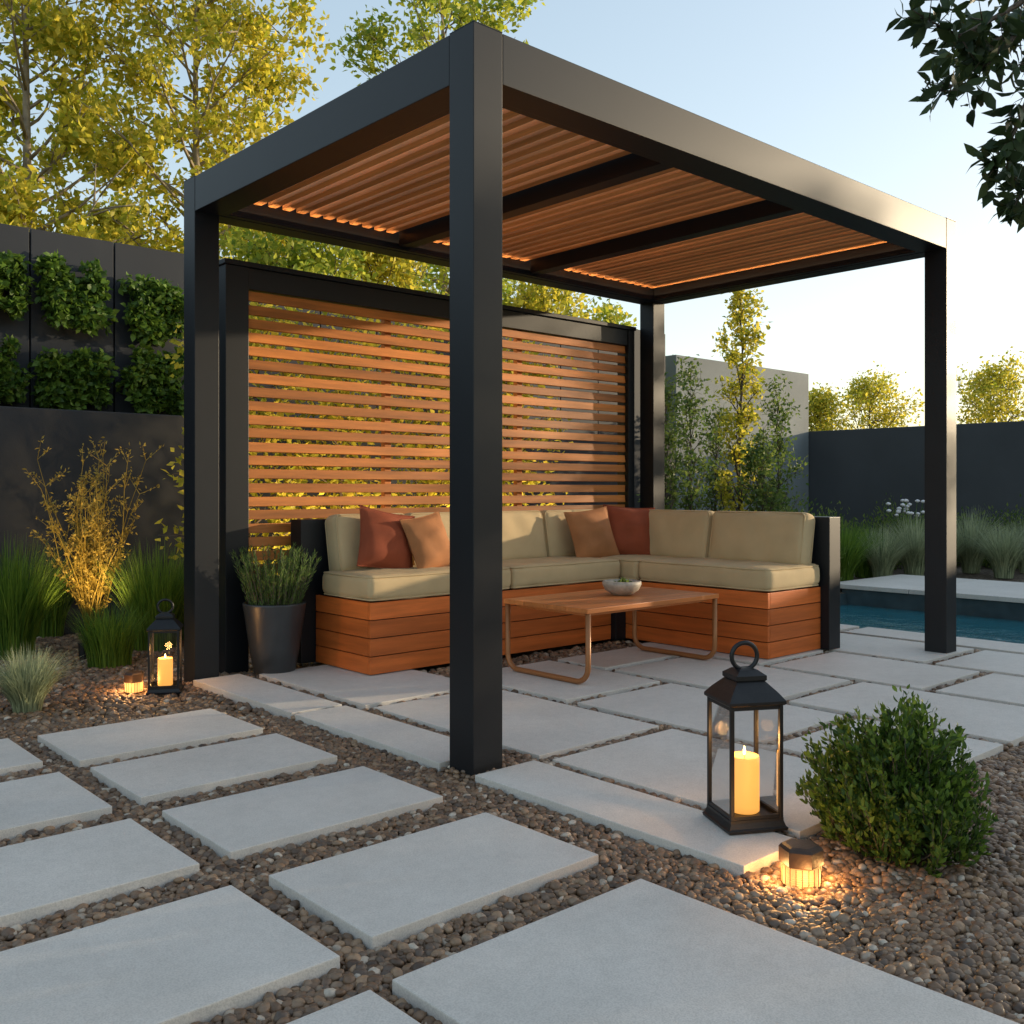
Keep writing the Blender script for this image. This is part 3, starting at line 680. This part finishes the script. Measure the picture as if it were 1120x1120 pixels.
for (px, D, h, spd, lab) in ((950, 22, 3.35, 1.25, 'golden rounded tree beyond the boundary wall, left of the right pergola post'), (1088, 20, 3.4, 1.2, 'golden rounded tree beyond the boundary wall at the right edge'), (893, 21, 3.0, .7, 'small golden tree top beside the pale concrete wall')):
    x, y = W(px, D); tree('tree', lab, x, y, h, spd, 34, 6000, .08, L_GOLD, BARK, .3, .06, .7, .13, 'trees beyond the boundary wall')
for i, y in enumerate((-.6, -5.2, -6.7, -8.2, -9.7)):  # unseen trees added to keep low sun off foreground slabs and left wall
    tree('tree', 'unseen golden tree added to block the low sun, beyond the boundary wall out to the right, %s from the pool deck' % ORD[i], 13.6, y, 4.2, 1.5, 34, 5000, .13, L_GOLD, BARK, .3, .06, .7, .13, 'trees beyond the boundary wall')
# climbers behind the screen
for i, x in enumerate((.9, 1.6, 2.4, 3.2)):
    tree('climbing_shrub', 'leafy golden green shrub behind the slat screen, %s from the left' % ORD[i], x, 3.45, 2.25, .55, 30, 3200, .055, L_GOLD, BARK, .1, .02, .5, .07, 'shrubs behind the slat screen', 'shrub', lambda g: 1-.3*g)
# right side
x, y = W(808, 11.2); tree('column_tree', 'slender upright golden green tree in front of the pale concrete wall', x, y, 3.40, .55, 44, 3300, .06, L_GOLD, BARK, .1, .03, 1.8, .045, None, 'tree', lambda g: 1-.55*g)
for (px, D, h, lab) in ((755, 10.6, 2.3, 'airy dark green shrub left of the slender column tree'), (725, 9.6, 1.9, 'airy dark shrub just right of the back pergola post'), (852, 11.6, 2.05, 'airy dark green shrub right of the slender column tree'), (782, 12.2, 1.9, 'airy shrub close behind the slender column tree'), (832, 10.4, 1.5, 'low airy shrub in front of the slender column tree')):
    x, y = W(px, D); tree('tall_shrub', lab, x, y, h, .45, 30, 1800, .05, L_MID, BARK, .05, .015, 2.0, .05, 'airy shrubs by the concrete wall', 'shrub', lambda g: 1-.4*g)
for (px, D, h, r, lab) in ((868, 10.6, .95, .5, 'dark rounded shrub above the right end of the sofa'), (972, 12.8, .85, .5, 'dark rounded shrub behind the grey grasses by the pool'), (1010, 13.6, .7, .5, 'dark low shrub left of the right pergola post'), (905, 12.6, .8, .5, 'dark shrub behind the bright green grass'), (1060, 13.4, .75, .5, 'dark shrub behind the grasses at the right edge'), (840, 12.6, .9, .5, 'dark shrub at the foot of the concrete wall'), (1110, 13.0, .8, .5, 'dark shrub at the far right edge')):
    x, y = W(px, D); bush('garden_shrub', lab, x, y, r, r, h, 3200, .05, L_MID, 70, group='rounded shrubs beyond the pool', rich=False, sg=.03)
for (px, D, h, m_, lab) in ((922, 10.9, .72, G_GREEN, 'bright green grass clump right of the sofa end'), (945, 11.6, .65, G_GREEN, 'bright green grass clump behind the pool deck corner'), (885, 10.3, .6, G_GREEN, 'green grass clump directly behind the sofa end'),
                            (965, 11.4, .62, G_BLUE, 'grey green grass clump at the corner of the pool deck'), (1000, 11.7, .76, G_BLUE, 'grey green grass clump left of the right pergola post'), (1062, 12.2, .82, G_BLUE, 'grey green grass clump right of the right pergola post'),
                            (1098, 11.5, .66, G_BLUE, 'large grey green grass clump at the right picture edge'), (1030, 12.0, .6, G_BLUE, 'grey green grass clump behind the right pergola post'), (1125, 12.2, .7, G_BLUE, 'grey green grass clump cut by the right edge')):
    tuft(lab, px, D, h, 800, .8, .011, m_, .10, group='grass clumps beyond the pool')
x, y = W(992, 12.3); fl = thing('flowering_plant', 'pale flower heads among the grasses beyond the pool', 'flowers', (x, y, 0)); mb = MB()
for i in range(22):
    a = random.uniform(0, 2*PI); r = random.uniform(0, .3); e = (x+r*math.cos(a), y+r*math.sin(a), random.uniform(.7, .95)); mb.tube([(x, y, 0), e], .004, 4)
    build(MB().lathe([(.005, -.02), (.03, -.008), (.03, .008), (.005, .02)], e, 7), 'flower_head', WHITEF, fl, True)
build(mb, 'stems', G_GREEN, fl)

# overhanging tree at right
bx_, by_ = 1.75, -2.35
ov = thing('overhanging_tree', 'dark leafy branches hanging in at the top right corner', 'tree', (bx_, by_, 0)); mb = MB()
def cp(px, py, D):
    x, y = W(px, D); return Vector((x, y, HC+(536-py)/F*D))
top = Vector((bx_, by_, 2.9)); mb.tube([(bx_, by_, -.02), (bx_+.04, by_+.02, 1.3), (bx_, by_+.03, 2.3), top], [.09, .07, .055, .04], 10)
S0 = cp(1215, -60, 3.0)
limbs = [(S0, cp(1105, 10, 2.9), cp(1050, 40, 2.85), cp(1012, 20, 2.8)), (S0, cp(1120, 30, 2.9), cp(1068, 80, 2.9), cp(1028, 100, 2.85)),
         (S0, cp(1140, 60, 2.8), cp(1112, 140, 2.85), cp(1092, 180, 2.85)), (S0, cp(1150, 110, 3.0), cp(1125, 180, 3.0), cp(1115, 215, 3.0)),
         (S0, cp(1110, -30, 3.2), cp(1060, -10, 3.1), cp(1020, -20, 3.1)), (S0, cp(1150, 0, 3.1), cp(1100, 40, 3.1), cp(1060, 60, 3.1))]
P = []; Dd = []
for lm in limbs:
    mb.tube([top, *lm], [.022, .014, .008, .005, .002], 6)
    full = [lm[0], *lm[1:]]
    for i in range(3):
        for t in np.linspace(0.1, 1, 9):
            q0 = full[i].lerp(full[i+1], t); d = (full[i+1]-full[i]).normalized()
            for _ in range(2):
                e = q0+(d+Vector((random.gauss(0,.8), random.gauss(0,.8), random.gauss(-.1,.7)))).normalized()*random.uniform(.02, .10)
                mb.tube([q0, e], [.0025, .001], 3); 
                for _ in range(3): P.append(e+Vector((random.gauss(0,.008),)*3)); Dd.append((e-q0).normalized())
build(mb, 'trunk', BARK, ov, True)
P = np.array([p[:] for p in P]); Dd = np.array([p[:] for p in Dd]); V, Fc = leaves(P, .066, .42, Dd, .45, rich=True); npmesh('crown', V, Fc, L_OLIVE, ov)

# ------------------------------------------------------------------ light, sky, camera
EL = math.radians(9.0); hd = Vector((.93, -.37)).normalized()
sd = Vector((hd.x*math.cos(EL), hd.y*math.cos(EL), math.sin(EL)))
w_ = bpy.data.worlds.new('World'); bpy.context.scene.world = w_; w_.use_nodes = True; nt = w_.node_tree
sk = nt.nodes.new('ShaderNodeTexSky'); sk.sky_type = 'NISHITA'; sk.sun_disc = False; sk.sun_elevation = EL; sk.sun_rotation = math.atan2(hd.x, hd.y); sk.air_density = 1.0; sk.dust_density = 1.2; sk.ozone_density = 1.0
hs = nt.nodes.new('ShaderNodeHueSaturation'); hs.inputs['Saturation'].default_value = 1.1; nt.links.new(sk.outputs[0], hs.inputs['Color'])
gm = nt.nodes.new('ShaderNodeGamma'); gm.inputs['Gamma'].default_value = .56; nt.links.new(hs.outputs[0], gm.inputs['Color'])
bg = nt.nodes['Background']; bg.inputs['Strength'].default_value = .54; nt.links.new(gm.outputs[0], bg.inputs['Color'])
l = bpy.data.lights.new('sun', 'SUN'); l.energy = 5.0; l.angle = math.radians(.8); l.color = (1, .80, .54)
o = bpy.data.objects.new('sun', l); o.rotation_euler = sd.to_track_quat('Z', 'Y').to_euler(); C.objects.link(o)
cam = bpy.data.cameras.new('camera'); cam.lens = 36*F/1120; cam.sensor_width = 36; cam.shift_y = -24/1120; cam.clip_end = 2000
co = bpy.data.objects.new('camera', cam); C.objects.link(co); co.location = (CAM[0], CAM[1], HC); co.rotation_euler = (PI/2, 0, -math.atan2(.669, .743))
bpy.context.scene.camera = co
vs = bpy.context.scene.view_settings; vs.view_transform = 'Standard'; vs.look = 'None'; vs.exposure = 0
